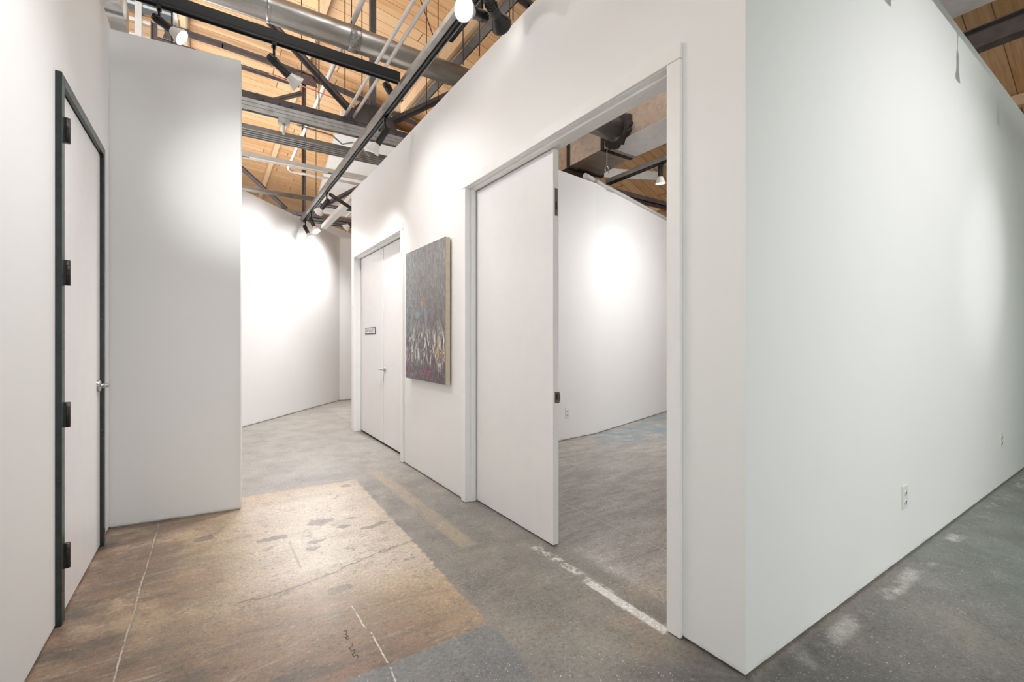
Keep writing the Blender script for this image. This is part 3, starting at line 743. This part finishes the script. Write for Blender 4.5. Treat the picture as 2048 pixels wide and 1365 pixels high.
# left door in its dark steel frame
d3 = thing('door_3', (XC, 2.35, 0)); struct(d3, 'white door in a dark teal steel frame in the left wall', 'door')
FO = .022
for a, b, z0, z1 in ((DL[0]-.05, DL[0], 0, DL[2]+.05), (DL[1], DL[1]+.05, 0, DL[2]+.05), (DL[0], DL[1], DL[2], DL[2]+.05)):
    MB().box(XC-TW-.01, XC+FO, a, b, z0+.002, z1).build('frame', 'teal', d3, bevel=.003)
l3 = MB().box(XC-.040, XC+.004, DL[0]+.004, DL[1]-.004, .012, DL[2]-.004).build('leaf', 'door', d3, bevel=.002)
MB().box(XC-TW, XC-.11, DL[0], DL[1], .002, DL[2]).build('back_board', 'gap', d3)
for v in (255, 544, 832, 1118):
    z = at_x(115, v, XC).z
    hg = MB(); hg.path([(XC+FO+.006, DL[0]+.012, z-.057), (XC+FO+.006, DL[0]+.012, z+.057)], .011, 12)
    hg.box(XC+.002, XC+FO+.004, DL[0]-.001, DL[0]+.006, z-.055, z+.055); hg.box(XC+.0045, XC+FO+.004, DL[0]+.006, DL[0]+.020, z-.055, z+.055)
    for k in range(1, 5): hg.lathe([(-.001, .0118), (.001, .0118)], (XC+FO+.006, DL[0]+.012, z-.057+k*.0228), (0, 0, 1), 12)
    hg.build('hinge', 'hinge', d3)
lever(l3, (XC+.0045, DL[1]-.068, at_x(199, 770, XC).z), (1, 0, 0), (0, -.15, 0.02), 1.0)

# ------------------------------------------------------------------ painting
def painting_material():
    m = NT('abstract_oil_paint', .45); p = m.coord(); x = m.sep(p)
    Yc, Z = x[1], x[2]
    v = m.comb(0.0, m.math('MULTIPLY', Yc, 3.0), Z)
    s1 = m.noise(m.scalev(p, (1, 26, 9)), 1.0, 8, .75, dist=.6); s2 = m.noise(m.scalev(p, (1, 60, 16)), 1.3, 6, .7, dist=.8)
    s3 = m.noise(m.scalev(p, (1, 5, 2.2)), 1.4, 4)
    t = m.step(Z, .93, 2.13, False)
    base = m.mix(m.step(t, .2, .75), (.085, .06, .078), (.20, .19, .188))
    c = m.mix(m.math('MULTIPLY', m.step(s1, .40, .62), .7), base, (.085, .072, .078))
    c = m.mix(m.math('MULTIPLY', m.step(s2, .52, .64), .7), c, (.46, .44, .42))
    left = m.step(Yc, 2.85, 3.3)
    c = m.mix(m.math('MULTIPLY', m.math('MULTIPLY', left, m.step(s2, .46, .6)), .6), c, (.33, .44, .46))
    mid = m.math('MULTIPLY', m.step(t, .28, .45), m.step(t, .68, .5))
    c = m.mix(m.math('MULTIPLY', mid, m.math('MULTIPLY', m.step(s3, .52, .66), .5)), c, (.40, .24, .20))
    c = m.mix(m.math('MULTIPLY', mid, m.math('MULTIPLY', m.step(s3, .45, .34), .5)), c, (.30, .40, .46))
    wf = m.noise(m.scalev(p, (1, 34, 7)), 1.0, 7, .8, dist=1.0)
    low = m.math('MULTIPLY', m.step(t, .07, .16), m.step(t, .46, .26))
    c = m.mix(m.math('MULTIPLY', low, m.step(wf, .525, .56)), c, (.85, .80, .72))
    c = m.mix(m.math('MULTIPLY', m.step(t, .30, .05), m.math('MULTIPLY', m.step(s3, .5, .62), .5)), c, (.22, .06, .12))
    topr = m.math('MULTIPLY', m.step(t, .72, .82), m.step(Yc, 2.95, 2.7))
    c = m.mix(m.math('MULTIPLY', topr, m.math('MULTIPLY', m.step(wf, .53, .6), .7)), c, (.42, .40, .38))
    wq = m.noise(m.scalev(p, (1, 14, 7)), 1.6, 6, .7)
    def bl(cy, cz, ry, rz, col, k):
        nonlocal c
        a = m.math('DIVIDE', m.math('SUBTRACT', Yc, cy), ry); b = m.math('DIVIDE', m.math('SUBTRACT', Z, cz), rz)
        d = m.math('ADD', m.math('ADD', m.math('MULTIPLY', a, a), m.math('MULTIPLY', b, b)), m.math('MULTIPLY_ADD', wq, 3.0, -1.5))
        c = m.mix(m.math('MULTIPLY', m.math('MULTIPLY', m.step(d, 1.3, .0), m.step(s2, .46, .54)), k), c, col)
    bl(2.63, 1.17, .10, .06, (.62, .36, .08), .9); bl(2.9, .99, .14, .035, (.45, .07, .17), .9); bl(3.3, 1.0, .1, .05, (.36, .09, .14), .8)
    bl(3.1, 1.52, .06, .04, (.28, .52, .6), .9); bl(3.3, 1.68, .08, .08, (.22, .36, .42), .8); bl(2.62, 1.28, .05, .16, (.72, .66, .56), .7)
    bl(3.0, 1.62, .08, .06, (.5, .30, .18), .7); bl(2.62, 1.05, .06, .05, (.78, .72, .62), .8)
    m.color(c); m.bump(m.math('ADD', s1, s2), .8, .01); return m.m
M['oil'] = painting_material()
pt = thing('painting', (-.03, 2.96, .904), 'tall grey and purple abstract canvas hung on the white wall between the doorways', 'painting')
PY = (2.503, 3.418); PZ = (.906, 2.138)
MB().box(-.057, -.0545, PY[0]-.001, PY[1]+.001, PZ[0]-.001, PZ[1]+.001).build('painted_face', 'oil', pt)
MB().box(-.0545, -.014, PY[0], PY[1], PZ[0], PZ[1]).build('canvas_edge', 'cream', pt)
MB().box(-.0139, -.0005, PY[0]+.12, PY[1]-.12, 1.7, 1.76).build('hanging_cleat', 'purlin', pt)

# ------------------------------------------------------------------ outlets
def outlet(c, right, out, label, wd=.078, ht=.125):
    c, r, o_ = Vector(c), Vector(right).normalized(), Vector(out).normalized(); up = Vector((0,0,1))
    root = thing('wall_outlet', c - up*ht/2, label, 'outlet')
    MB().bar(c-r*wd/2+o_*.003, c+r*wd/2+o_*.003, .006, ht).build('cover_plate', 'outlet', root, bevel=.002)
    for k in (-1, 1):
        q = c + up*k*.026
        s = MB(); s.lathe([(.006, .0), (.0061, .017), (.0085, .0165), (.009, 0)], q, o_, 20); sk = s.build('socket', 'outlet', root)
        t = MB()
        for kk in (-1, 1): t.bar(q+r*kk*.006+o_*.0092-up*.004, q+r*kk*.006+o_*.0092+up*.006, .0025, .002, up=o_)
        t.lathe([(.009, 0), (.0091, .003), (.0098, .003), (.0099, 0)], q-up*.010, o_, 8)
        t.build('slots', 'slot', sk)
    return root
q = at_y(1808.5, 994.5, 0); outlet(q, (1, 0, 0), (0, -1, 0), 'white wall outlet low on the right wall, nearer the corner', .085, .135)
q = at_y(2002, 880.5, 0); outlet(q, (1, 0, 0), (0, -1, 0), 'white wall outlet low on the right wall, near the picture edge')
gd = Vector((2.709-TW, 3.587-3.27, 0)).normalized(); gn = Vector((gd.y, -gd.x, 0))
dr_ = ray(1134.5, 826); a0 = Vector((TW, 3.27, 0)); tt = (a0-CAM).dot(gn)/dr_.dot(gn); q = CAM + dr_*tt
outlet(q, gd, gn, 'white wall outlet seen through the open doorway')

# ------------------------------------------------------------------ in the room: ducts, track
DX0, DX1 = 2.83, 3.40; DZ = 3.92
rd = thing('rectangular_duct', (3.1, 2, DZ), 'large sheet metal duct with white underside above the room, seen through the doorway', 'duct')
ye = at_z(1213, 299, DZ).y
m_ = MB(); m_.box(DX0, DX1, -3.0, ye, DZ+.004, DZ+.62); m_.build('duct_body', 'galv_warm', rd)
m_ = MB(); m_.box(DX0, DX1, -3.0, ye, DZ, DZ+.004)
for k in range(6):
    y0 = ye-1.1*k; y1 = max(-3.0, ye-1.1*(k+1))
    m_.add([(DX0, y0, DZ), (DX1, y0, DZ), (DX1, y1, DZ), (DX0, y1, DZ), ((DX0+DX1)/2, (y0+y1)/2, DZ-.03)], [(0,4,1), (1,4,2), (2,4,3), (3,4,0)])
m_.build('underside', 'white_metal', rd)
for y in (ye-.05, ye-1.45, ye-2.6, ye-4.4): MB().box(DX0-.012, DX1+.012, y-.02, y+.02, DZ-.012, DZ+.63).build('joint_flange', 'steel_light', rd)
# narrower far section with mastic joints
td = thing('duct_transition', (2.9, ye+.6, DZ-.1), 'narrower sheet duct with dark mastic joints, butting the end of the large duct', 'duct')
m_ = MB(); m_.prism([(DX0, ye+.02, DZ+.01), (DX1, ye+.02, DZ+.01), (DX1-.05, ye+.6, DZ-.08), (DX0-.12, ye+.6, DZ-.08)], (0, 0, .6)); m_.build('taper', 'galv_warm', td)
m_ = MB(); m_.box(DX0-.12, DX1-.05, ye+.62, 4.72, DZ-.085, DZ+.5); m_.build('far_section', 'galv_warm', td)
for y, xo in ((ye+.03, 0), (ye+.61, -.12), (ye+1.0, -.12)):
    m_ = MB(); m_.box(DX0+xo-.01, DX1+.01, y-.03, y+.03, DZ-(.012 if xo == 0 else .10), DZ+.62); m_.build('mastic_joint', 'mastic', td)
# round take-off
tk = thing('round_duct', (2.2, ye-.4, DZ+.2), 'short silver round take-off duct with a ragged dark mastic collar, in the room', 'duct')
c0 = Vector((DX0-.012, at_x(1236, 262, DX0).y, at_x(1236, 262, DX0).z))
MB().path([c0, c0+Vector((-1.2, 0.1, .1))], .15, 28).build('pipe', 'galv', tk)
mc = MB(); prof = [(0, .235), (.02, .22), (.035, .17), (.04, .15)]
nseg = 40; vs = []; 
for d_, r_ in prof:
    for k in range(nseg):
        t = 2*math.pi*k/nseg; rr = r_*(1 + (random.uniform(-.10, .16) if r_ > .2 else 0)); vs.append(c0 + Vector((-d_-.002, math.cos(t)*rr, math.sin(t)*rr)))
fs = [(i*nseg+k, i*nseg+(k+1) % nseg, (i+1)*nseg+(k+1) % nseg, (i+1)*nseg+k) for i in range(3) for k in range(nseg)]
mc.add(vs, fs, True); mc.build('mastic_collar', 'mastic', tk)
# flexible return under the far section
o = MB().path([(2.35, ye+.8, 3.62), (2.9, ye+.9, 3.62), (3.5, ye+1.0, 3.62)], .17, 20).build('flexible_duct', 'mastic'); tag(o, 'black flexible duct sagging just above the room back wall', 'duct')
# hook
hq = at_y(1214, 340, 3.4)
hp = [hq+Vector((0,0,.28)), hq+Vector((0,0,.05))] + [hq+Vector((math.sin(t)*.035, 0, .0+math.cos(t)*.045)) for t in [i*math.pi/6 for i in range(1, 12)]]
o = MB().path(hp, .005, 8).build('hook', 'chrome'); tag(o, 'small steel ring hook hanging under the room duct', 'hook')
# room track and lamp
ZR = 3.62
a_ = at_z(1215, 370, ZR); b_ = Vector((a_.x, 1.2, ZR)); c_ = Vector((a_.x, a_.y, ZR))
track('lighting_track', c_, b_, 'blue grey lighting track in the room beyond the open doorway', wide=.05, high=.05, mat='black', tray=True)
ly = at_x(1321, 335, a_.x).y
lamp((a_.x, ly, ZR), (.05, .05, -1), 'track lamp hanging straight down in the room beyond the doorway', False, drop=.05, can=.15, power=22, angle=130)
o = MB().path([(a_.x+.5, 1, 3.95), (a_.x+.5, 3.9, 3.95)], .012, 8).build('red_pipe', 'red'); tag(o, 'thin red pipe running above the track in the room', 'pipe')
# conduits and rails above the room wall
for k, (dyy, z, mt, lab) in enumerate(((.25, 3.62, 'white_metal', 'upper white pipe lying above the room wall top'), (.42, 3.56, 'strut', 'middle grey pipe lying above the room wall top'), (.32, 3.47, 'strut', 'lower grey pipe lying close on the room wall top'))):
    o = MB().path([(2.75, 3.60+dyy, z), (8.5, 5.30+dyy, z)], .03 if k else .04, 12).build('steel_pipe', mt); tag(o, lab, 'pipe')
bmr = at_y(1300, 385, 4.8)
o = MB().bar((3.5, 4.7, 4.1), (5.5, 4.7, 4.42), .05, .16).build('brace_beam', 'white_metal'); tag(o, 'white painted brace beam in the room behind the hanging lamp', 'beam')

o = MB().box(6.12, 6.30, -4, 4.7, 4.86, 4.875); o.box(6.2, 6.215, -4, 4.7, 4.875, 5.1); o.box(6.12, 6.30, -4, 4.7, 5.1, 5.115)
tag(o.build('steel_beam', 'steel'), 'dark steel beam under the roof in the top right corner', 'beam')

o = MB().box(-2.85, -2.33, -2, 4.7, 4.2, 4.42)
for y in (.6, 1.9, 3.2, 4.4): o.box(-2.87, -2.31, y-.02, y+.02, 4.18, 4.44)
tag(o.build('rectangular_duct', 'galv'), 'galvanised duct over the left wall, beside the roof windows', 'duct')
o = MB().box(.22, .33, 5.9, 9.05, 3.60, 3.68).build('white_beam', 'white_metal'); tag(o, 'pale beam running away above the far wall corner, right of the last lamps', 'beam')
for y_, z_, l_ in ((8.25, 3.86, 'upper dark pipe crossing behind the last lamps of the long track'), (9.3, 3.78, 'lower dark pipe crossing behind the last lamps of the long track')):
    o = MB().path([(-.1, y_, z_), (3.4, y_, z_)], .035, 12).build('steel_pipe', 'black'); tag(o, l_, 'pipe')
wq = MB().box(.45, 3.4, 9.85, 10.3, 4.25, 4.7); wq.box(1.0, 1.04, 9.84, 10.31, 4.24, 4.71); wq.box(2.0, 2.04, 9.84, 10.31, 4.24, 4.71)
tag(wq.build('wrapped_duct', 'white_metal'), 'white wrapped duct low behind the farther truss, above the far wall', 'duct')
ib = thing('junction_box', (-.98, 4.79, 3.70), 'small metal junction box with a lamp holder under the nearest strut rail', 'junction box')
MB().box(-1.05, -.93, 4.74, 4.82, 3.73, 3.788).build('box', 'strut', ib, bevel=.003); MB().path([(-.99, 4.78, 3.73), (-.99, 4.78, 3.67), (-1.0, 4.72, 3.60)], .016, 10).build('holder', 'white_metal', ib)
o = MB().path([(-.85, 4.80, 3.77), (-.45, 4.86, 3.77), (-.33, 4.88, 3.70), (-.22, 4.8, 3.72), (-.13, 4.7, 3.62), (-.10, 4.55, 3.5)], .010, 8).build('grey_cable', 'strut'); tag(o, 'grey cable looping from the strut rail down to the long track', 'cable')
# hanging rods
rods = [(309, 10, 3.0, 'above the lit lamp by the left wall'), (344, 92, 3.2, 'in front of the roof windows beside the lit lamp'), (603, 150, 5.4, 'beside the dark post of the farther truss'),
        (638, 222, 4.6, 'left of the single conduit, down to the nearer truss'), (690, 190, 4.4, 'left of the paired conduits'), (724, 215, 4.5, 'between the truss post and the paired conduits'),
        (703, 55, 4.22, 'holding the round duct by its tape wrap'), (926, 130, 3.6, 'just in front of the right end of the round duct'), (959, 112, 3.2, 'above the wall top, right of the duct end'),
        (876, 200, 4.6, 'under the duct near the wall top'), (853, 228, 4.7, 'lowest and nearest the wall top under the duct'), (1019, 50, 2.4, 'above the wall top, right of the glaring lamp'),
        (632, 395, 8.2, 'down to the end of the far dark pipe'), (1026, 40, 2.6, 'rightmost above the long wall')]
for u, v, y, lab in rods:
    q = at_y(u, v, y); zt = zr(q.x) - .01
    o = MB().path([q, (q.x, q.y, zt)], .006, 6).build('hanger_rod', 'wire'); tag(o, 'thin dark hanger rod ' + lab, 'rod', 'hanger rods')
sz = MB(); sz.path([at_y(841, 0, 3.6), at_y(872, 88, 3.4)], .006, 6); o = sz.build('guy_wire', 'wire'); tag(o, 'slanting dark guy wire over the long track', 'wire')
